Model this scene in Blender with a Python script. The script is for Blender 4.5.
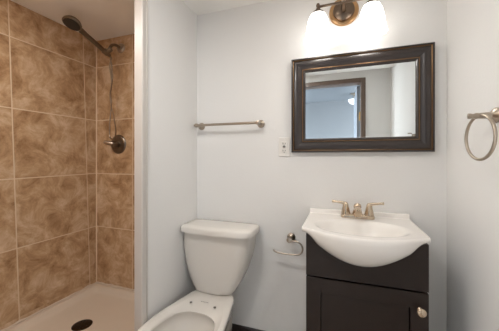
import bpy, bmesh, math, random
from mathutils import Vector, Matrix
random.seed(4)
PI = math.pi
sc = bpy.context.scene
for o in list(bpy.data.objects):
    bpy.data.objects.remove(o)
C = sc.collection

# ------------------------------------------------------------------ camera
cam_d = bpy.data.cameras.new('camera')
cam = bpy.data.objects.new('camera', cam_d)
C.objects.link(cam)
cam.location = (0, 0, 1.20)
cam.rotation_euler = (PI / 2, 0, math.radians(19.4))
cam_d.sensor_width = 36
cam_d.lens = 36 * 260 / 499
cam_d.shift_y = -8.5 / 499
cam_d.clip_start = 0.02
sc.camera = cam

# ------------------------------------------------------------------ light and exposure
SHADE_EMIT = 3.4
BULB_EMIT = 18.0
world = bpy.data.worlds.new('world')
sc.world = world
world.use_nodes = True
bg = world.node_tree.nodes['Background']
bg.inputs[0].default_value = (0.92, 0.96, 1.0, 1)
bg.inputs[1].default_value = 7.0
NEUTRAL = (1.0, 0.98, 0.955)
for nm, loc, size, watt, colr in (('ceiling_light', (-0.60, 0.44, 2.12), 0.30, 8.5, NEUTRAL),
                                  ('hall_fill_light', (1.15, -0.70, 2.12), 0.35, 16, NEUTRAL),  # added fill through the doorway, kept out of the mirror's view
                                  ('shower_fill_light', (-1.40, 0.46, 2.10), 0.26, 4.6, (1.0, 0.96, 0.90))):  # unseen light added to brighten the shower tile and pan
    ld = bpy.data.lights.new(nm, 'AREA')
    ld.shape = 'DISK'
    ld.size = size
    ld.energy = watt
    ld.color = colr
    lo = bpy.data.objects.new(nm, ld)
    C.objects.link(lo)
    lo.location = loc
vs = sc.view_settings
vs.view_transform = 'Standard'
vs.look = 'None'
vs.gamma = 1
vs.use_curve_mapping = False
vs.exposure = 0.13


# ------------------------------------------------------------------ helpers
def lin(c):
    return tuple(((v / 255) / 12.92 if v / 255 <= 0.04045 else ((v / 255 + 0.055) / 1.055) ** 2.4) for v in c) + (1,)


def mat(name, rgb, rough=0.5, metal=0.0, noise=0.0, nscale=8.0, bump=0.0, bscale=60.0, coat=0.0, spec=0.5, aniso=0.0):
    m = bpy.data.materials.new(name)
    m.use_nodes = True
    nt = m.node_tree
    b = nt.nodes['Principled BSDF']
    b.inputs['Base Color'].default_value = lin(rgb)
    b.inputs['Roughness'].default_value = rough
    b.inputs['Metallic'].default_value = metal
    b.inputs['Coat Weight'].default_value = coat
    b.inputs['Specular IOR Level'].default_value = spec
    geo = nt.nodes.new('ShaderNodeTexCoord')
    if noise > 0:
        n = nt.nodes.new('ShaderNodeTexNoise')
        n.inputs['Scale'].default_value = nscale
        n.inputs['Detail'].default_value = 6
        nt.links.new(geo.outputs['Object'], n.inputs['Vector'])
        r = nt.nodes.new('ShaderNodeMix')
        r.data_type = 'RGBA'
        a = lin(rgb)
        r.inputs[6].default_value = tuple(v * (1 - noise) for v in a[:3]) + (1,)
        r.inputs[7].default_value = tuple(min(1, v * (1 + noise)) for v in a[:3]) + (1,)
        nt.links.new(n.outputs['Fac'], r.inputs[0])
        nt.links.new(r.outputs[2], b.inputs['Base Color'])
    if bump > 0:
        n2 = nt.nodes.new('ShaderNodeTexNoise')
        n2.inputs['Scale'].default_value = bscale
        n2.inputs['Detail'].default_value = 3
        nt.links.new(geo.outputs['Object'], n2.inputs['Vector'])
        bp = nt.nodes.new('ShaderNodeBump')
        bp.inputs['Strength'].default_value = bump
        bp.inputs['Distance'].default_value = 0.01
        nt.links.new(n2.outputs['Fac'], bp.inputs['Height'])
        nt.links.new(bp.outputs['Normal'], b.inputs['Normal'])
    return m


def tile_mat(name, axis, u0, du, z0, dz, skew=0.0):
    """marbled brown ceramic tile, grout lines at u0 + k du and z0 + k dz (metres in the room)"""
    m = bpy.data.materials.new(name)
    m.use_nodes = True
    nt = m.node_tree
    N = nt.nodes.new
    L = nt.links.new
    b = nt.nodes['Principled BSDF']
    geo = N('ShaderNodeNewGeometry')
    sep = N('ShaderNodeSeparateXYZ')
    L(geo.outputs['Position'], sep.inputs[0])

    def M(op, a, bb=None):
        n = N('ShaderNodeMath')
        n.operation = op
        for i, v in enumerate((a, bb)):
            if v is None:
                continue
            if isinstance(v, (int, float)):
                n.inputs[i].default_value = v
            else:
                L(v, n.inputs[i])
        return n.outputs[0]
    u = sep.outputs[axis]
    if skew:
        u = M('ADD', u, M('MULTIPLY', M('SUBTRACT', sep.outputs[2], 1.2), skew))
    us = M('DIVIDE', M('SUBTRACT', u, u0), du)
    zs = M('DIVIDE', M('SUBTRACT', sep.outputs[2], z0), dz)

    def dist(s, d):
        fr = M('FRACT', s)
        return M('MULTIPLY', M('MINIMUM', fr, M('SUBTRACT', 1.0, fr)), d)
    low = M('LESS_THAN', sep.outputs[2], 0.33)     # the bottom row has no joint above the pan
    dm = M('MINIMUM', dist(us, du), M('ADD', dist(zs, dz), low))
    mask = N('ShaderNodeMapRange')
    mask.inputs['From Min'].default_value = 0.0022
    mask.inputs['From Max'].default_value = 0.0042
    mask.inputs['To Min'].default_value = 1
    mask.inputs['To Max'].default_value = 0
    L(dm, mask.inputs['Value'])
    line = mask.outputs[0]
    cell = N('ShaderNodeCombineXYZ')
    L(M('FLOOR', us), cell.inputs[0])
    L(M('FLOOR', zs), cell.inputs[1])
    wn = N('ShaderNodeTexWhiteNoise')
    L(cell.outputs[0], wn.inputs['Vector'])
    off = N('ShaderNodeVectorMath')
    off.operation = 'MULTIPLY_ADD'
    L(wn.outputs['Color'], off.inputs[0])
    off.inputs[1].default_value = (7, 7, 7)
    L(geo.outputs['Position'], off.inputs[2])
    n1 = N('ShaderNodeTexNoise')
    n1.inputs['Scale'].default_value = 7.5
    n1.inputs['Detail'].default_value = 9
    n1.inputs['Roughness'].default_value = 0.72
    n1.inputs['Distortion'].default_value = 0.5
    L(off.outputs[0], n1.inputs['Vector'])
    rp = N('ShaderNodeValToRGB')
    e = rp.color_ramp.elements
    e[0].position = 0.33
    e[0].color = lin((142, 105, 70))
    e[1].position = 0.68
    e[1].color = lin((222, 198, 170))
    k = rp.color_ramp.elements.new(0.5)
    k.color = lin((190, 156, 120))
    L(n1.outputs['Fac'], rp.inputs[0])
    mix = N('ShaderNodeMix')
    mix.data_type = 'RGBA'
    L(line, mix.inputs[0])
    L(rp.outputs[0], mix.inputs[6])
    mix.inputs[7].default_value = lin((222, 200, 172))
    L(mix.outputs[2], b.inputs['Base Color'])
    b.inputs['Roughness'].default_value = 0.38
    bp = N('ShaderNodeBump')
    bp.inputs['Strength'].default_value = 0.5
    bp.inputs['Distance'].default_value = 0.002
    bp.invert = True
    L(line, bp.inputs['Height'])
    L(bp.outputs['Normal'], b.inputs['Normal'])
    return m


class MB:
    """collects shapes, then links them as ONE mesh object"""
    def __init__(s):
        s.v = []
        s.f = []

    def add(s, vs_, fs):
        o = len(s.v)
        s.v += [Vector(p) for p in vs_]
        s.f += [tuple(i + o for i in f) for f in fs]
        return s

    def box(s, x0, x1, y0, y1, z0, z1):
        return s.add([(x, y, z) for z in (z0, z1) for y in (y0, y1) for x in (x0, x1)],
                     [(0, 2, 3, 1), (4, 5, 7, 6), (0, 1, 5, 4), (2, 6, 7, 3), (0, 4, 6, 2), (1, 3, 7, 5)])

    def rings(s, rs, close=True, cap0=True, cap1=True):
        """skin between equal-length rings of points"""
        n = len(rs[0])
        vs_ = [p for r in rs for p in r]
        fs = []
        for k in range(len(rs) - 1):
            for i in range(n if close else n - 1):
                j = (i + 1) % n
                fs.append((k * n + i, k * n + j, (k + 1) * n + j, (k + 1) * n + i))
        if cap0:
            fs.append(tuple(range(n - 1, -1, -1)))
        if cap1:
            b0 = (len(rs) - 1) * n
            fs.append(tuple(b0 + i for i in range(n)))
        return s.add(vs_, fs)

    def lathe(s, prof, org=(0, 0, 0), axis=(0, 0, 1), n=28, cap0=True, cap1=True, sx=1.0):
        a = Vector(axis).normalized()
        t = Vector((1, 0, 0)) if abs(a.x) < 0.9 else Vector((0, 1, 0))
        e1 = (t - a * t.dot(a)).normalized()
        e2 = a.cross(e1)
        o = Vector(org)
        rs = []
        for r, h in prof:
            r = max(r, 1e-5)
            rs.append([o + a * h + (e1 * math.cos(q) * sx + e2 * math.sin(q)) * r for q in (2 * PI * i / n for i in range(n))])
        return s.rings(rs, True, cap0, cap1)

    def tube(s, pts, rad, n=12, closed=False):
        pts = [Vector(p) for p in pts]
        m = len(pts)
        rads = rad if isinstance(rad, (list, tuple)) else [rad] * m
        rs = []
        prev = None
        for i, p in enumerate(pts):
            if closed:
                d = pts[(i + 1) % m] - pts[i - 1]
            else:
                d = pts[min(i + 1, m - 1)] - pts[max(i - 1, 0)]
            d.normalize()
            if prev is None:
                t = Vector((0, 0, 1)) if abs(d.z) < 0.9 else Vector((0, 1, 0))
            else:
                t = prev
            e1 = (t - d * t.dot(d)).normalized()
            prev = e1
            e2 = d.cross(e1)
            rs.append([p + (e1 * math.cos(q) + e2 * math.sin(q)) * rads[i] for q in (2 * PI * k / n for k in range(n))])
        if closed:
            rs.append(rs[0])
            return s.rings(rs, True, False, False)
        return s.rings(rs)

    def build(s, name, m, parent=None, smooth=35, bevel=0.0, seg=3, subsurf=0):
        me = bpy.data.meshes.new(name)
        me.from_pydata([tuple(p) for p in s.v], [], s.f)
        bm = bmesh.new()
        bm.from_mesh(me)
        bmesh.ops.remove_doubles(bm, verts=bm.verts, dist=1e-6)
        bmesh.ops.recalc_face_normals(bm, faces=bm.faces)
        bm.to_mesh(me)
        bm.free()
        o = bpy.data.objects.new(name, me)
        C.objects.link(o)
        for mm in (m if isinstance(m, list) else [m]):
            me.materials.append(mm)
        if smooth:
            for p in me.polygons:
                p.use_smooth = True
            me.set_sharp_from_angle(angle=math.radians(smooth))
        if bevel:
            bv = o.modifiers.new('bevel', 'BEVEL')
            bv.width = bevel
            bv.segments = seg
            bv.limit_method = 'ANGLE'
            bv.angle_limit = math.radians(40)
        if subsurf:
            sb = o.modifiers.new('subsurf', 'SUBSURF')
            sb.levels = sb.render_levels = subsurf
        if parent:
            o.parent = parent
            o.matrix_parent_inverse = Matrix.Translation(parent.location).inverted()
        return o


def thing(name, label, cat, loc, group=None):
    o = bpy.data.objects.new(name, None)
    C.objects.link(o)
    o.empty_display_size = 0.05
    o.location = loc
    o['label'] = label
    o['category'] = cat
    if group:
        o['group'] = group
    return o


def tag(o, label, cat):
    o['label'] = label
    o['category'] = cat
    return o


def struct(o):
    o['kind'] = 'structure'
    return o


def spline(pts, k=8, closed=False):
    """Catmull-Rom through points"""
    P = [Vector(p) for p in pts]
    n = len(P)
    out = []
    for i in range(n if closed else n - 1):
        p0 = P[(i - 1) % n] if closed or i > 0 else P[0]
        p1 = P[i]
        p2 = P[(i + 1) % n]
        p3 = P[(i + 2) % n] if closed or i < n - 2 else P[-1]
        for j in range(k):
            t = j / k
            out.append(0.5 * ((2 * p1) + (p2 - p0) * t + (2 * p0 - 5 * p1 + 4 * p2 - p3) * t * t + (3 * p1 - p0 - 3 * p2 + p3) * t ** 3))
    if not closed:
        out.append(P[-1])
    return out


# ------------------------------------------------------------------ materials
PAINT = mat('wall_paint', (234, 232, 229), 0.62, bump=0.06, bscale=90, noise=0.012, nscale=3)
CEIL = mat('ceiling_paint', (244, 241, 236), 0.8)
HALLP = mat('hall_paint', (116, 121, 126), 0.75)
HALLC = mat('hall_ceiling_paint', (104, 111, 118), 0.8)
TRIMW = mat('trim_gloss_paint', (206, 199, 192), 0.35)
WOOD = mat('stained_wood_trim', (108, 90, 78), 0.4, noise=0.25, nscale=14)
DARKBASE = mat('dark_brown_baseboard', (42, 32, 30), 0.4, noise=0.2, nscale=20)
FLOORM = mat('pale_stone_floor', (206, 196, 184), 0.4, noise=0.08, nscale=10)
PORC = mat('porcelain', (226, 220, 212), 0.10, coat=0.3)
SINKM = mat('cultured_marble', (238, 233, 227), 0.24, coat=0.3)
PAN = mat('shower_pan_acrylic', (214, 198, 180), 0.3)
ESPRESSO = mat('espresso_wood', (36, 24, 18), 0.36, noise=0.25, nscale=26, bump=0.05, bscale=120, spec=0.35)
NICKEL = mat('brushed_nickel', (176, 164, 150), 0.30, 1.0)
FAUCETM = mat('satin_nickel_faucet', (204, 186, 164), 0.24, 1.0)
BRONZE = mat('aged_bronze', (184, 146, 106), 0.30, 1.0)
BRONZED = mat('dark_lamp_metal', (118, 102, 88), 0.32, 1.0)
GUN = mat('dark_gunmetal', (126, 116, 104), 0.30, 1.0)
HOSE = mat('steel_hose', (140, 124, 106), 0.35, 1.0)
DRAINM = mat('dark_drain_bronze', (70, 56, 42), 0.4, 1.0)
FRAME = mat('mirror_frame_lacquer', (44, 35, 31), 0.34, coat=0.25, noise=0.15, nscale=18)
GOLD = mat('frame_bronze_bead', (134, 104, 74), 0.36, 0.8)
MIRROR = mat('mirror_glass', (232, 238, 240), 0.01, 1.0)
PLASTIC = mat('white_plastic', (232, 228, 222), 0.35)
DARK = mat('dark_slot', (40, 38, 36), 0.6)
BRASS = mat('brass', (196, 160, 100), 0.3, 1.0)
STAMP = mat('grey_stamp', (150, 142, 134), 0.5)
BOLT = mat('bolt_metal', (128, 122, 114), 0.4, 0.3)
WATER = mat('toilet_water', (214, 214, 208), 0.03)


def lit_mat(name, strength, rgb=(1.0, 0.97, 0.93)):
    m = bpy.data.materials.new(name)
    m.use_nodes = True
    b = m.node_tree.nodes['Principled BSDF']
    b.inputs['Base Color'].default_value = (0.9, 0.9, 0.88, 1)
    b.inputs['Roughness'].default_value = 0.3
    b.inputs['Emission Color'].default_value = rgb + (1,)
    b.inputs['Emission Strength'].default_value = strength
    return m


SHADE = lit_mat('lit_frosted_glass', SHADE_EMIT)
BULB = lit_mat('lit_bulb', BULB_EMIT)
BOWL = lit_mat('hall_lamp_glass', 0.35, (0.95, 0.98, 1.0))
D = 1.53            # mirror wall
XL, XR = -0.912, 0.491
XS = -1.815         # tiled side wall of the shower
H = 2.15
TILE_SIDE = tile_mat('brown_tile_side', 1, 0.981, 0.463, 0.657, 0.4145, 0.03)
TILE_END = tile_mat('brown_tile_end', 0, -1.458, 0.463, 0.657, 0.4145)
TILE_NEAR = tile_mat('brown_tile_near', 0, -1.458, 0.463, 0.657, 0.4145)

# ------------------------------------------------------------------ the room
T = 0.10
struct(MB().box(XL - 0.03, XR + T, D, D + T, 0, H).build('wall_back', PAINT, smooth=0))
struct(MB().box(XR, XR + T, -0.02, D, 0, H).build('wall_right', PAINT, smooth=0))
struct(MB().box(XL - 0.03, XL, 1.01, D, 0, H).build('wall_left', PAINT, smooth=0))
struct(MB().box(XS - T, XS, 0.301, D, 0, H).build('wall_shower_left', TILE_SIDE, smooth=0))
struct(MB().box(XS - T, XL - 0.03, D, D + T, 0, H).build('wall_shower_back', TILE_END, smooth=0))
struct(MB().box(XS - T, XL, 0.29, 0.30, 0, H).build('wall_shower_front', TILE_NEAR, smooth=0))
struct(MB().box(XS - T, XL, -0.02, 0.289, 0, H).build('wall_left_front', PAINT, smooth=0))
struct(MB().box(XS - T, XR + T, -0.13, D + T, -0.08, 0).build('floor', FLOORM, smooth=0))
struct(MB().box(XS - T, XR + T, -0.13, D + T, H, H + 0.08).build('ceiling', CEIL, smooth=0))
struct(MB().box(XS, XL - 0.031, 0.30, D, 2.112, H - 0.001).build('ceiling_shower', CEIL, smooth=0))
# wall with the doorway the picture is taken from
DL, DR, DH = -0.55, 0.203, 2.01
fw = MB()
fw.box(XS - T, DL - 0.02, -0.13, -0.02, 0, H)
fw.box(DR + 0.02, XR + T, -0.13, -0.02, 0, H)
fw.box(DL - 0.02, DR + 0.02, -0.13, -0.02, DH + 0.02, H)
struct(fw.build('wall_front', PAINT, smooth=0))
tr = MB()                                  # door lining and casing
for y0, y1 in ((-0.02, -0.006), (-0.144, -0.13)):
    tr.box(DL - 0.046, DL - 0.002, y0, y1, 0, DH + 0.046)
    tr.box(DR + 0.002, DR + 0.046, y0, y1, 0, DH + 0.046)
    tr.box(DL - 0.002, DR + 0.002, y0, y1, DH + 0.002, DH + 0.046)
tr.box(DL - 0.02, DL, -0.13, -0.02, 0, DH + 0.02)
tr.box(DR, DR + 0.02, -0.13, -0.02, 0, DH + 0.02)
tr.box(DL, DR, -0.13, -0.02, DH, DH + 0.02)
struct(tr.build('trim_1', WOOD, bevel=0.003))
# the hall behind the camera, seen in the mirror
struct(MB().box(-1.30, 1.40, -1.7, -1.6, 0, H).build('wall_hall', HALLP, smooth=0))
struct(MB().box(-1.30, 1.40, -1.6, -0.131, H, H + 0.08).build('ceiling_hall', HALLC, smooth=0))
struct(MB().box(-1.30, 1.40, -1.6, -0.131, -0.08, 0).build('floor_hall', FLOORM, smooth=0))
# the door, swung open into the hall
dr = MB().box(DR - 0.035, DR, -0.85, -0.15, 0.01, DH - 0.005).build('door_1', mat('door_blue_grey', (150, 160, 172), 0.5), bevel=0.002)
struct(dr)
for z in (0.28, 1.0, 1.66):
    MB().box(DR - 0.006, DR - 0.0005, -0.1495, -0.11, z - 0.045, z + 0.045).lathe([(0.006, -0.047), (0.006, 0.047)], (DR - 0.006, -0.142, z)).build('hinge', BRASS, dr)

# shower opening trim: fluted casing strip on the wall edge
prof = [(1.050, 0.0), (1.050, 0.008), (1.0455, 0.012), (1.0385, 0.012), (1.0362, 0.008), (1.033, 0.008), (1.0305, 0.013),
        (1.0155, 0.013), (1.013, 0.016), (1.0045, 0.016), (1.001, 0.012), (1.001, -0.030), (1.0095, -0.030), (1.0095, 0.0)]
rs = [[(XL + h, y, z) for y, h in prof] for z in (0.0, H - 0.001)]
struct(MB().rings(rs).build('trim_2', TRIMW, smooth=0))
# dark baseboards
bb = [(0, 0), (0.014, 0), (0.014, 0.118), (0.010, 0.132), (0.004, 0.138), (0, 0.138)]
struct(MB().rings([[(x, D - a, z) for a, z in bb] for x in (XL + 0.001, XR - 0.001)]).build('baseboard_back', DARKBASE, smooth=0))
struct(MB().rings([[(XR - a, y, z) for a, z in bb] for y in (-0.018, D - 0.015)]).build('baseboard_right', DARKBASE, smooth=0))
struct(MB().rings([[(XL + a, y, z) for a, z in bb] for y in (1.056, D - 0.015)]).build('baseboard_left', DARKBASE, smooth=0))

# ------------------------------------------------------------------ shower pan
pan = thing('shower_pan', 'off-white shower pan set between the brown tiled walls', 'shower pan', (-1.36, 0.9, 0))
px0, px1, py0, py1 = XS + 0.002, XL - 0.034, 0.302, D - 0.002


def rrect(x0, x1, y0, y1, r, z, n=8):
    out = []
    for cx, cy, a0 in ((x1 - r, y1 - r, 0), (x0 + r, y1 - r, 90), (x0 + r, y0 + r, 180), (x1 - r, y0 + r, 270)):
        for i in range(n + 1):
            a = math.radians(a0 + 90 * i / n)
            out.append((cx + r * math.cos(a), cy + r * math.sin(a), z))
    return out


DX, DY, DZ = -1.50, 1.165, 0.166
rings_ = [rrect(px0, px1, py0, py1, 0.004, 0.0), rrect(px0, px1, py0, py1, 0.004, 0.208), rrect(px0 + 0.006, px1 - 0.006, py0 + 0.006, py1 - 0.006, 0.006, 0.214),
          rrect(px0 + 0.030, px1 - 0.030, py0 + 0.030, py1 - 0.030, 0.02, 0.213), rrect(px0 + 0.042, px1 - 0.042, py0 + 0.042, py1 - 0.042, 0.03, 0.206),
          rrect(px0 + 0.055, px1 - 0.055, py0 + 0.055, py1 - 0.055, 0.04, 0.186), rrect(px0 + 0.075, px1 - 0.075, py0 + 0.075, py1 - 0.075, 0.05, 0.1775)]
n_ = len(rings_[0])
for fct in (0.6, 0.25, 0.1):
    rings_.append([(DX + (x - DX) * fct, DY + (y - DY) * fct, DZ + 0.0115 * fct) for x, y, z in rings_[6]])
MB().rings(rings_).build('basin', PAN, pan, smooth=50)
dr_ = MB().lathe([(0.056, -0.004), (0.056, 0.002), (0.052, 0.0045), (0.0, 0.0045)], (DX, DY, DZ + 0.001)).build('drain', DRAINM, pan)
dh = MB()
for rr, n in ((0.018, 6), (0.036, 12)):
    for i in range(n):
        a = 2 * PI * i / n
        dh.lathe([(0.0045, 0.0), (0.0045, 0.0006)], (DX + rr * math.cos(a), DY + rr * math.sin(a), DZ + 0.0056), n=8)
dh.build('drain_holes', DARK, dr_)
MB().tube([(XS + 0.001, D - 0.001, 0.216), (XS + 0.001, D - 0.001, H - 0.001)], 0.005, n=8).build('corner_caulk', mat('tan_caulk', (228, 206, 178), 0.5), pan)
# caulk bead where the tile meets the pan
cb = MB()
pts = [(XS + 0.004, 0.32 + i * 0.03, 0.216 + 0.004 * math.sin(i * 1.7) * random.random()) for i in range(41)]
pts += [(XS + 0.006 + i * 0.03, D - 0.005, 0.216 + 0.004 * random.random()) for i in range(29)]
cb.tube(pts, [0.005 + 0.003 * random.random() for _ in pts], n=8)
cb.build('caulk', PAN, pan)

# ------------------------------------------------------------------ shower fittings
sa = thing('shower_holder', 'dark metal shower arm with holder on the tiled shower end wall', 'shower arm', (-1.565, D, 2.02))
AX, AZ = -1.565, 2.020
MB().lathe([(0.036, 0.0), (0.036, 0.004), (0.028, 0.014), (0.013, 0.018), (0.0, 0.018)], (AX, D, AZ), (0, -1, 0)).build('flange', NICKEL, sa)
BR = Vector((-1.578, 1.405, 1.945))         # where the hand shower sits in its holder
armp = spline([(AX, D - 0.01, AZ), (AX, D - 0.05, AZ + 0.004), (AX - 0.002, D - 0.085, AZ - 0.012), (-1.570, 1.425, 1.975), (-1.574, 1.412, 1.962)], 6)
MB().tube(armp, 0.0105).build('pipe', GUN, sa)
hd = Vector((0.0, -0.93, 0.345)).normalized()
MB().lathe([(0.0165, -0.018), (0.0205, -0.012), (0.0205, 0.018), (0.0165, 0.022)], BR, hd, n=20, cap0=False, cap1=False).lathe(
    [(0.012, -0.02), (0.016, -0.014), (0.016, 0.016), (0.01, 0.022)], BR + Vector((0.024, 0.006, 0.012)), (0.75, 0.25, 0.55), n=18).build('holder', GUN, sa)
hs = thing('hand_shower', 'dark round hand shower held up in its wall holder', 'hand shower', tuple(BR))
hp = [BR - hd * 0.035 + hd * t for t in (0, 0.03, 0.09, 0.15, 0.20, 0.235)]
MB().tube(hp, [0.012, 0.0155, 0.0155, 0.015, 0.0155, 0.018], n=16).build('handle', GUN, hs)
hc = BR + hd * 0.26
fn = Vector((0.05, -0.38, -0.92)).normalized()  # spray direction
hh = MB().lathe([(0.0, -0.024), (0.02, -0.023), (0.042, -0.016), (0.053, 0.0), (0.054, 0.009), (0.050, 0.013)], hc, fn, cap1=True).build('head', GUN, hs)
MB().lathe([(0.046, 0.0), (0.046, 0.002), (0.041, 0.003), (0.0, 0.003)], hc + fn * 0.0131, fn).build('spray_face', mat('grey_spray_face', (60, 56, 52), 0.5, 0.4), hs)
hb = BR - hd * 0.04
hpts = spline([hb, hb - hd * 0.012 + Vector((0.0, 0.0, -0.012)), (-1.594, 1.452, 1.866), (-1.580, 1.455, 1.762), (-1.594, 1.455, 1.660), (-1.584, 1.455, 1.580), (-1.568, 1.455, 1.530),
               (-1.552, 1.455, 1.460), (-1.540, 1.455, 1.390), (-1.548, 1.456, 1.345), (-1.570, 1.457, 1.328), (-1.594, 1.457, 1.342), (-1.602, 1.458, 1.380), (-1.600, 1.460, 1.470),
               (-1.594, 1.467, 1.580), (-1.602, 1.468, 1.660), (-1.588, 1.468, 1.762), (-1.590, 1.466, 1.866), (-1.584, 1.445, 1.935)], 8)
tag(MB().tube(hpts, 0.0046, n=10).build('shower_hose', HOSE), 'thin metal hose looping down from the hand shower', 'hose')
va = thing('shower_valve', 'round dark metal shower valve with lever on brown tile', 'shower valve', (-1.59, D, 1.297))
VX, VZ = -1.590, 1.297
MB().lathe([(0.072, 0.0), (0.072, 0.004), (0.066, 0.010), (0.050, 0.014), (0.0, 0.015)], (VX, D, VZ), (0, -1, 0), n=36).build('escutcheon', GUN, va)
MB().lathe([(0.026, 0.0), (0.026, 0.02), (0.022, 0.045), (0.018, 0.05), (0.0, 0.05)], (VX, D - 0.0155, VZ), (0, -1, 0)).build('hub', GUN, va)
MB().tube([(VX, D - 0.052, VZ), (VX - 0.02, D - 0.064, VZ + 0.004), (VX - 0.040, D - 0.072, VZ + 0.010), (VX - 0.056, D - 0.076, VZ + 0.014)], [0.018, 0.017, 0.0155, 0.012]).build('lever', NICKEL, va)

# ------------------------------------------------------------------ toilet
tl = thing('toilet', 'off-white two-piece toilet without a seat, beside the shower wall', 'toilet', (-0.69, 1.1, 0))
TX = -0.686


def dsec(w, yb, d, z, n=64, ex=4.0, eb=8.0, bow=0.022):
    """rounded section: flat back at yb, bowed front d in front of it"""
    out = []
    for i in range(n):
        a = 2 * PI * i / n
        c, s = math.cos(a), math.sin(a)
        e = ex if s < 0 else eb
        qx = math.copysign(abs(c) ** (2 / e), c)
        qy = math.copysign(abs(s) ** (2 / e), s)
        y = yb - d / 2 + (d / 2) * qy
        if s < 0:
            y += -qy * bow * (qx * qx - 0.35)
        out.append((TX + w * qx, y, z))
    return out


rs = []
z0, z1 = 0.405, 0.755
for k in range(15):
    t = k / 14
    g = 1 - (1 - t) ** 2.3
    w = 0.126 + 0.090 * g
    dp = 0.140 + 0.050 * (1 - (1 - t) ** 1.6)
    rs.append([(x - 0.007 - 0.026 * (1 - t), y, z) for x, y, z in dsec(w, 1.515 - 0.02 * (1 - t) ** 2, dp, z0 + (z1 - z0) * t, ex=5.0)])
b0 = [(TX + (x - TX) * 0.9, 1.43 + (y - 1.43) * 0.9, z0 - 0.003) for x, y, z in rs[0]]
MB().rings([b0] + rs).build('tank', PORC, tl, smooth=60)
ls = []
for ins, z in ((0.010, 0.7555), (0.0, 0.759), (0.0, 0.784), (0.003, 0.790), (0.010, 0.7945), (0.05, 0.797)):
    ls.append([(x, y, z) for x, y, _ in dsec(0.226 - ins, 1.521 - ins, 0.222 - 2 * ins, z, ex=7.0)])
MB().rings(ls).build('tank_lid', PORC, tl, smooth=50)

# bowl: outlines sampled by direction from a centre, lofted from the foot up and over into the bowl
BX, BY = -0.703, 1.02


def outline(half, n=64):
    pts = [(BX + w, y, 0) for w, y in half] + [(BX - w, y, 0) for w, y in reversed(half) if w > 1e-6]
    poly = spline(pts, 10, True)
    out = []
    for i in range(n):
        a = 2 * PI * i / n
        d = Vector((math.cos(a), math.sin(a)))
        best = 0
        for j in range(len(poly)):
            p = Vector((poly[j].x - BX, poly[j].y - BY))
            q = Vector((poly[(j + 1) % len(poly)].x - BX, poly[(j + 1) % len(poly)].y - BY))
            e = q - p
            den = d.x * e.y - d.y * e.x
            if abs(den) < 1e-12:
                continue
            t = (p.x * e.y - p.y * e.x) / den
            u = (p.x * d.y - p.y * d.x) / den
            if t > 0 and -1e-6 <= u <= 1 + 1e-6:
                best = max(best, t)
        out.append((BX + d.x * best, BY + d.y * best))
    return out


OUT = outline([(0.0, 0.775), (0.075, 0.79), (0.135, 0.84), (0.178, 0.92), (0.192, 1.02), (0.187, 1.10), (0.168, 1.20), (0.148, 1.29), (0.134, 1.355), (0.124, 1.385), (0.09, 1.395), (0.0, 1.396)])
FOOT = outline([(0.0, 0.90), (0.06, 0.91), (0.095, 0.96), (0.105, 1.05), (0.105, 1.2), (0.11, 1.32), (0.10, 1.39), (0.0, 1.40)])
OPN = outline([(0.0, 0.822), (0.064, 0.836), (0.115, 0.882), (0.142, 0.96), (0.140, 1.06), (0.116, 1.148), (0.062, 1.189), (0.0, 1.198)])


def ring(o, z, f=1.0, o2=None, m=0.0, cy=BY):
    r = []
    for i, (x, y) in enumerate(o):
        if o2:
            x, y = x * (1 - m) + o2[i][0] * m, y * (1 - m) + o2[i][1] * m
        r.append((BX + (x - BX) * f, cy + (y - cy) * f, z))
    return r


rs = [ring(FOOT, 0.0), ring(FOOT, 0.02), ring(FOOT, 0.05, 0.95), ring(FOOT, 0.14, 0.93), ring(FOOT, 0.22, 1.0, OUT, 0.25), ring(FOOT, 0.29, 1.0, OUT, 0.6),
      ring(FOOT, 0.34, 1.0, OUT, 0.88), ring(OUT, 0.368, 0.985), ring(OUT, 0.380, 1.0), ring(OUT, 0.392, 1.0), ring(OUT, 0.398, 0.992), ring(OUT, 0.4005, 0.975),
      ring(OUT, 0.4005, 1, OPN, 0.40), ring(OUT, 0.4, 1, OPN, 0.46), ring(OUT, 0.396, 1, OPN, 0.54), ring(OUT, 0.388, 1, OPN, 0.88), ring(OPN, 0.383, 1.0), ring(OPN, 0.374, 1.0),
      ring(OPN, 0.362, 1.05), ring(OPN, 0.33, 1.02), ring(OPN, 0.28, 0.86), ring(OPN, 0.22, 0.6, cy=1.03), ring(OPN, 0.18, 0.35, cy=1.05)]
MB().rings(rs).build('bowl', PORC, tl, smooth=60)
MB().rings([ring(OPN, 0.2205, 0.598, cy=1.03), ring(OPN, 0.2215, 0.598, cy=1.03)]).build('water', WATER, tl)
for x in (-0.779, -0.634):
    MB().lathe([(0.0072, -0.001), (0.0072, 0.0012), (0.005, 0.0022), (0.0, 0.0022)], (x, 1.243, 0.4008), n=16).build('seat_bolt_hole', BOLT, tl)
st = MB()
for i in range(5):
    st.box(-0.731 + i * 0.0095, -0.7255 + i * 0.0095, 1.268, 1.2725, 0.4003, 0.4011)
st.build('stamped_mark', STAMP, tl, smooth=0)

# ------------------------------------------------------------------ vanity cabinet
VL, VR = -0.148, 0.322
vc = thing('vanity_cabinet', 'dark espresso bathroom vanity cabinet under the white sink', 'cabinet', (0.087, 1.36, 0))
XC = 0.080
HW = 0.2455                                   # half width of the sink top


def bul(s):
    return max(0.0, math.cos(s * PI / 2)) ** 0.95


def zbot(s):                                 # underside of the sink front
    t = min(1.0, (1 - min(1.0, abs(s))) / 0.3)
    return 0.862 - 0.118 * max(0.0, math.cos(s * PI / 2)) * t * t * (3 - 2 * t)


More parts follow.
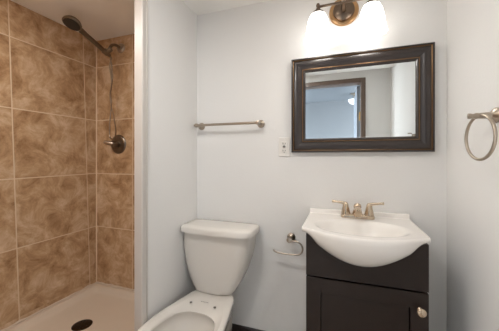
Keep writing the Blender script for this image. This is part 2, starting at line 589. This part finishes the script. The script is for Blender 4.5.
body = MB()
body.box(VL, VL + 0.016, 1.203, D - 0.001, 0.0, 0.858)
body.box(VR - 0.016, VR, 1.203, D - 0.001, 0.0, 0.858)
body.box(VL + 0.016, VR - 0.016, 1.203, D - 0.001, 0.09, 0.106)
body.box(VL + 0.016, VR - 0.016, 1.26, 1.275, 0.0, 0.09)
body.box(VL + 0.016, VR - 0.016, D - 0.012, D - 0.001, 0.106, 0.70)
body.build('body', ESPRESSO, vc, bevel=0.001)
tops = []
n = 40
for i in range(n + 1):
    x = VL + (VR - VL) * i / n
    s = max(-1, min(1, (x - XC) / HW))
    tops.append((x, min(0.858, zbot(s) - 0.0025)))
GAP = 0.673
fp = MB()
for y in (1.184, 1.202):
    pass
ra = [(x, 1.184, z) for x, z in tops] + [(VR, 1.184, GAP), (VL, 1.184, GAP)]
rb = [(x, 1.202, z) for x, z in tops] + [(VR, 1.202, GAP), (VL, 1.202, GAP)]
fp.rings([ra, rb]).build('apron_panel', ESPRESSO, vc, smooth=30)
door = MB()
dz0, dz1 = 0.10, GAP - 0.008
sw = 0.062
y0, y1 = 1.184, 1.202
door.box(VL, VL + sw, y0, y1, dz0, dz1).box(VR - sw, VR, y0, y1, dz0, dz1)
door.box(VL + sw, VR - sw, y0, y1, dz1 - sw, dz1).box(VL + sw, VR - sw, y0, y1, dz0, dz0 + sw)
door.box(VL + sw + 0.003, VR - sw - 0.003, y0 + 0.010, y1 - 0.002, dz0 + sw + 0.003, dz1 - sw - 0.004)
do = door.build('door', ESPRESSO, vc, bevel=0.0012, seg=2)
KX, KZ = 0.291, 0.603
MB().lathe([(0.0085, 0.0), (0.0085, 0.003), (0.0055, 0.006), (0.005, 0.014), (0.010, 0.019), (0.0155, 0.024), (0.0165, 0.029), (0.013, 0.034), (0.006, 0.036), (0, 0.0362)],
           (KX, 1.184, KZ), (0, -1, 0)).build('knob', FAUCETM, do)

# ------------------------------------------------------------------ sink top
sk = thing('sink', 'white bow-front sink basin on the dark vanity cabinet', 'sink', (XC, 1.36, 0.86))
ZT = 0.886
YB = D - 0.002


def yfront(s):
    return 1.176 - 0.104 * bul(s)


def ztop(x, y):
    r2 = ((x - XC) / 0.205) ** 2 + ((y - 1.262) / 0.137) ** 2
    if r2 >= 1:
        return ZT
    t = r2 ** 0.85
    return ZT - 0.105 * (1 - t * t * (3 - 2 * t))


cols = []
NS, NT = 72, 44
for i in range(NS + 1):
    s = -1 + 2 * i / NS
    x = XC + HW * s
    yf = yfront(s)
    zb = zbot(s)
    col = [(x, YB, 0.862), (x, YB, ZT + 0.020), (x, YB - 0.004, ZT + 0.024), (x, YB - 0.018, ZT + 0.024), (x, YB - 0.023, ZT + 0.020), (x, YB - 0.025, ZT + 0.004), (x, YB - 0.029, ZT)]
    yb2 = YB - 0.034
    yfi = yf + 0.010
    for j in range(NT + 1):
        y = yb2 + (yfi - yb2) * j / NT
        col.append((x, y, ztop(x, y)))
    col += [(x, yf + 0.004, ZT - 0.0015), (x, yf, ZT - 0.007)]
    hgt = (ZT - 0.007) - zb
    back = 1.205 - yf
    for j in range(1, 13):                   # belly: down and back under
        a = PI / 2 * j / 12
        col.append((x, yf + back * (1 - math.cos(a)) ** 1.15, ZT - 0.007 - hgt * math.sin(a) ** 1.0))
    col += [(x, 1.23, zb), (x, 1.45, max(zb, 0.75 + 0.112 * (abs(s)) ** 3))]
    cols.append(col)
MB().rings(cols).build('basin', SINKM, sk, smooth=55)
MB().lathe([(0.021, -0.002), (0.021, 0.0015), (0.014, 0.003), (0.0, 0.002)], (XC, 1.262, ZT - 0.1045)).build('drain', NICKEL, sk)

# ------------------------------------------------------------------ faucet
fa = thing('faucet', 'satin nickel two-handle faucet on the back ledge of the white sink', 'faucet', (0.078, 1.452, ZT))
FX, FY = 0.079, 1.452
pl = []
for ins, z in ((0.0, 0.0), (0.0, 0.012), (0.004, 0.017), (0.010, 0.019)):
    pl.append(rrect(FX - 0.081 + ins, FX + 0.081 - ins, FY - 0.026 + ins, FY + 0.026 - ins, 0.02 - ins * 0.6, ZT + 0.0005 + z))
MB().rings(pl).build('base_plate', FAUCETM, fa, smooth=50)
sp = spline([(FX, FY, ZT + 0.018), (FX, FY - 0.004, ZT + 0.036), (FX, FY - 0.03, ZT + 0.052), (FX, FY - 0.075, ZT + 0.050), (FX, FY - 0.10, ZT + 0.040)], 6)
MB().tube(sp, [0.026 - 0.010 * min(1, i / 12) for i in range(len(sp))], n=18).build('spout', FAUCETM, fa, smooth=60)
MB().lathe([(0.017, 0.0), (0.019, 0.008), (0.016, 0.02), (0.006, 0.026), (0, 0.0265)], (FX, FY - 0.018, ZT + 0.052)).build('spout_cap', FAUCETM, fa, smooth=60)
for sg in (-1, 1):
    hx = FX + sg * 0.056
    hb = MB().lathe([(0.023, 0.0), (0.0225, 0.006), (0.017, 0.03), (0.0125, 0.05), (0.009, 0.057), (0.0, 0.059)], (hx, FY, ZT + 0.019), n=20).build('handle', FAUCETM, fa, smooth=60)
    MB().tube([(hx - sg * 0.004, FY, ZT + 0.069), (hx + sg * 0.02, FY - 0.003, ZT + 0.076), (hx + sg * 0.045, FY - 0.004, ZT + 0.079), (hx + sg * 0.068, FY - 0.006, ZT + 0.081)],
              [0.010, 0.0075, 0.006, 0.0072], n=12).build('lever', FAUCETM, hb, smooth=60)

# ------------------------------------------------------------------ mirror
ML, MR, MZ0, MZ1 = -0.272, 0.434, 1.226, 1.764
mr = thing('wall_mirror', 'rectangular wall mirror in a wide dark brown frame above the sink', 'mirror', ((ML + MR) / 2, D - 0.002, MZ0))


def frame_sweep(prof, close=True):
    rs_ = []
    for cx, cz, ix, iz in ((ML, MZ0, 1, 1), (MR, MZ0, -1, 1), (MR, MZ1, -1, -1), (ML, MZ1, 1, -1), (ML, MZ0, 1, 1)):
        rs_.append([(cx + ix * w, D - 0.002 - h, cz + iz * w) for w, h in prof])
    b = MB()
    b.rings(rs_, True, False, False)
    return b


frame_sweep([(0.004, 0.0), (0.0105, 0.024), (0.014, 0.0225), (0.018, 0.025), (0.024, 0.0262), (0.034, 0.0245), (0.046, 0.019), (0.056, 0.013), (0.060, 0.0125),
             (0.0605, 0.010), (0.068, 0.013), (0.074, 0.0105), (0.079, 0.007), (0.079, 0.0)]).build('frame', FRAME, mr, smooth=28)
frame_sweep([(0.0, 0.0), (0.0, 0.026), (0.003, 0.031), (0.008, 0.031), (0.0103, 0.027), (0.0103, 0.024), (0.0039, 0.0)]).build('outer_bead', [FRAME], mr, smooth=28)
frame_sweep([(0.0104, 0.0245), (0.0104, 0.0275), (0.012, 0.0285), (0.0137, 0.027), (0.0138, 0.0235)]).build('gold_line', GOLD, mr, smooth=28)
frame_sweep([(0.0606, 0.0115), (0.061, 0.0145), (0.063, 0.0155), (0.065, 0.0148), (0.0655, 0.0125)]).build('inner_gold_line', GOLD, mr, smooth=28)
g = 0.079
bvw = 0.018
gl = MB()
yy, yb_ = D - 0.002 - 0.0068, D - 0.002 - 0.0064
o4 = [(ML + g, yb_, MZ0 + g), (MR - g, yb_, MZ0 + g), (MR - g, yb_, MZ1 - g), (ML + g, yb_, MZ1 - g)]
i4 = [(ML + g + bvw, yy, MZ0 + g + bvw), (MR - g - bvw, yy, MZ0 + g + bvw), (MR - g - bvw, yy, MZ1 - g - bvw), (ML + g + bvw, yy, MZ1 - g - bvw)]
bk = [(x, D - 0.0025, z) for x, _, z in o4]
gl.rings([bk, o4, i4])
gl.build('glass', MIRROR, mr, smooth=0)

# ------------------------------------------------------------------ vanity light
vl = thing('vanity_light', 'bronze two-globe vanity light, lit, mounted above the framed mirror', 'wall light', (0.012, D, 2.0))
PX, PZ = 0.014, 2.002
LB = 1.400
MB().lathe([(0.078, 0.0), (0.078, 0.006), (0.074, 0.013), (0.064, 0.017), (0.059, 0.016), (0.0, 0.016)], (PX, D, PZ), (0, -1, 0), n=40).build('back_plate', BRONZE, vl)
MB().lathe([(0.056, 0.0), (0.054, 0.008), (0.040, 0.016), (0.024, 0.020), (0.0, 0.0205)], (PX, D - 0.0162, PZ), (0, -1, 0), n=36).build('dome', BRONZED, vl)
MB().lathe([(0.014, 0.0), (0.014, 0.02), (0.010, 0.03), (0.010, 0.084), (0.014, 0.094), (0.016, 0.106), (0.008, 0.118), (0, 0.12)], (PX, D - 0.037, PZ - 0.005), (0, -1, 0), n=20).build('stem', BRONZED, vl)
MB().tube([(PX - 0.130, LB, 1.984), (PX + 0.130, LB, 1.984)], 0.0065, n=14).build('cross_bar', BRONZED, vl)
for sx in (-0.1275, 0.1275):
    lx = PX + sx
    MB().lathe([(0.0, 0.018), (0.007, 0.016), (0.010, 0.008), (0.009, 0.0), (0.007, -0.006), (0.011, -0.010), (0.013, -0.018), (0.026, -0.026), (0.035, -0.038), (0.036, -0.046), (0.033, -0.046), (0.02, -0.03), (0.0, -0.028)],
               (lx, LB, 1.984), n=28).build('socket_cap', BRONZED, vl)
    sh = MB().lathe([(0.0305, -0.034), (0.040, -0.047), (0.050, -0.070), (0.056, -0.10), (0.060, -0.13), (0.064, -0.155), (0.070, -0.175), (0.0675, -0.175),
                     (0.0615, -0.155), (0.0575, -0.13), (0.0535, -0.10), (0.0475, -0.070), (0.038, -0.049), (0.028, -0.037)], (lx, LB, 1.984), n=36, cap0=False, cap1=False)
    sh.build('glass_shade', SHADE, vl, smooth=70)
    MB().lathe([(0.0, -0.148), (0.014, -0.144), (0.024, -0.132), (0.027, -0.116), (0.022, -0.098), (0.013, -0.078), (0.012, -0.05)], (lx, LB, 1.984), n=20).build('bulb', BULB, vl, smooth=70)

# ------------------------------------------------------------------ towel bar
tb = thing('towel_bar', 'straight brushed nickel towel bar on the wall above the toilet', 'towel bar', (-0.66, D, 1.407))
BYY, BZ = D - 0.066, 1.403
MB().tube([(-0.893, BYY, BZ), (-0.452, BYY, BZ)], 0.008, n=16).build('bar', NICKEL, tb)
for x in (-0.876, -0.463):
    MB().lathe([(0.024, 0.0), (0.024, 0.005), (0.018, 0.012), (0.0105, 0.016), (0.0095, 0.045), (0.012, 0.053), (0.0135, 0.066), (0.012, 0.075), (0.0, 0.078)], (x, D, BZ), (0, -1, 0), n=24).build('post', NICKEL, tb)

# ------------------------------------------------------------------ outlet
ol = thing('wall_outlet', 'white electrical outlet on the wall left of the mirror', 'outlet', (-0.318, D, 1.26))
OX, OZ = -0.3185, 1.259
MB().box(OX - 0.034, OX + 0.034, D - 0.006, D, OZ - 0.057, OZ + 0.057).build('cover_plate', PLASTIC, ol, bevel=0.003)
rc = MB().box(OX - 0.0165, OX + 0.0165, D - 0.0085, D - 0.0062, OZ - 0.0335, OZ + 0.0335).build('receptacle', PLASTIC, ol, bevel=0.001)
for dz in (-0.021, 0.021):
    MB().box(OX - 0.0080, OX - 0.0052, D - 0.0090, D - 0.0086, OZ + dz - 0.005, OZ + dz + 0.005).build('slot', DARK, rc, smooth=0)
    MB().box(OX + 0.0052, OX + 0.0080, D - 0.0090, D - 0.0086, OZ + dz - 0.004, OZ + dz + 0.004).build('slot', DARK, rc, smooth=0)
    MB().lathe([(0.0028, 0), (0.0028, 0.0004)], (OX, D - 0.0086, OZ + dz - 0.010), (0, -1, 0), n=10).build('ground_hole', DARK, rc, smooth=0)
MB().box(OX - 0.008, OX + 0.008, D - 0.0098, D - 0.0087, OZ + 0.001, OZ + 0.006).build('reset_button', DARK, rc, smooth=0)
MB().box(OX - 0.008, OX + 0.008, D - 0.0098, D - 0.0087, OZ - 0.006, OZ - 0.001).build('test_button', STAMP, rc, smooth=0)
for dz in (-0.048, 0.048):
    MB().lathe([(0.003, 0), (0.0025, 0.0008), (0, 0.0009)], (OX, D - 0.0061, OZ + dz), (0, -1, 0), n=12).build('screw', PLASTIC, ol)

# ------------------------------------------------------------------ toilet paper holder
ph = thing('toilet_paper_holder', 'empty nickel hook toilet paper holder between toilet and vanity', 'toilet paper holder', (-0.276, D, 0.728))
QX, QZ = -0.277, 0.729
MB().lathe([(0.024, 0.0), (0.024, 0.005), (0.017, 0.012), (0.011, 0.016), (0.0105, 0.050), (0.014, 0.056), (0.0155, 0.066), (0.013, 0.076), (0.0, 0.079)], (QX, D, QZ), (0, -1, 0), n=24).build('post', NICKEL, ph)
yq = D - 0.066
MB().tube(spline([(QX + 0.012, yq, QZ - 0.004), (QX + 0.045, yq, QZ - 0.006), (QX + 0.068, yq, QZ - 0.020), (QX + 0.075, yq, QZ - 0.045), (QX + 0.066, yq, QZ - 0.068), (QX + 0.04, yq, QZ - 0.078),
                  (QX - 0.03, yq, QZ - 0.080), (QX - 0.075, yq, QZ - 0.076), (QX - 0.093, yq, QZ - 0.064)], 6), 0.0048, n=12).build('arm', NICKEL, ph)

# ------------------------------------------------------------------ towel ring
tr_ = thing('towel_ring', 'round brushed nickel towel ring on the right wall', 'towel ring', (XR, 1.093, 1.34))
RY, RZ = 1.093, 1.340
MB().lathe([(0.026, 0.0), (0.026, 0.005), (0.019, 0.012), (0.0115, 0.017), (0.0095, 0.05), (0.0105, 0.058), (0.0075, 0.064), (0.0075, 0.068), (0.0095, 0.072), (0.0095, 0.079), (0.0, 0.082)],
           (XR, RY, RZ), (-1, 0, 0), n=24).build('post', NICKEL, tr_)
cx, cz = 0.444, RZ - 0.0735
dv = Vector((0.13, -0.99, 0))
MB().tube([Vector((cx, RY, cz)) + dv * 0.075 * math.cos(a) + Vector((0, 0, 0.075 * math.sin(a))) for a in (2 * PI * i / 56 for i in range(56))], 0.0052, n=12, closed=True).build('ring', NICKEL, tr_)

# ------------------------------------------------------------------ hall lamp seen in the mirror
hl = thing('hall_lamp', 'small white bowl ceiling lamp reflected in the mirror', 'ceiling lamp', (0.185, -1.15, H))
MB().lathe([(0.0, 0.0), (0.055, 0.0), (0.055, -0.012), (0.02, -0.02), (0.008, -0.022), (0.008, -0.161), (0.0, -0.161)], (0.185, -1.15, H), n=24).build('canopy', NICKEL, hl)
MB().lathe([(0.085, -0.09), (0.08, -0.115), (0.065, -0.14), (0.035, -0.157), (0.0, -0.162), (0.0, -0.158), (0.035, -0.152), (0.062, -0.136), (0.077, -0.112), (0.082, -0.09)], (0.185, -1.15, H), n=32, cap0=False, cap1=False).build('glass_bowl', BOWL, hl, smooth=60)
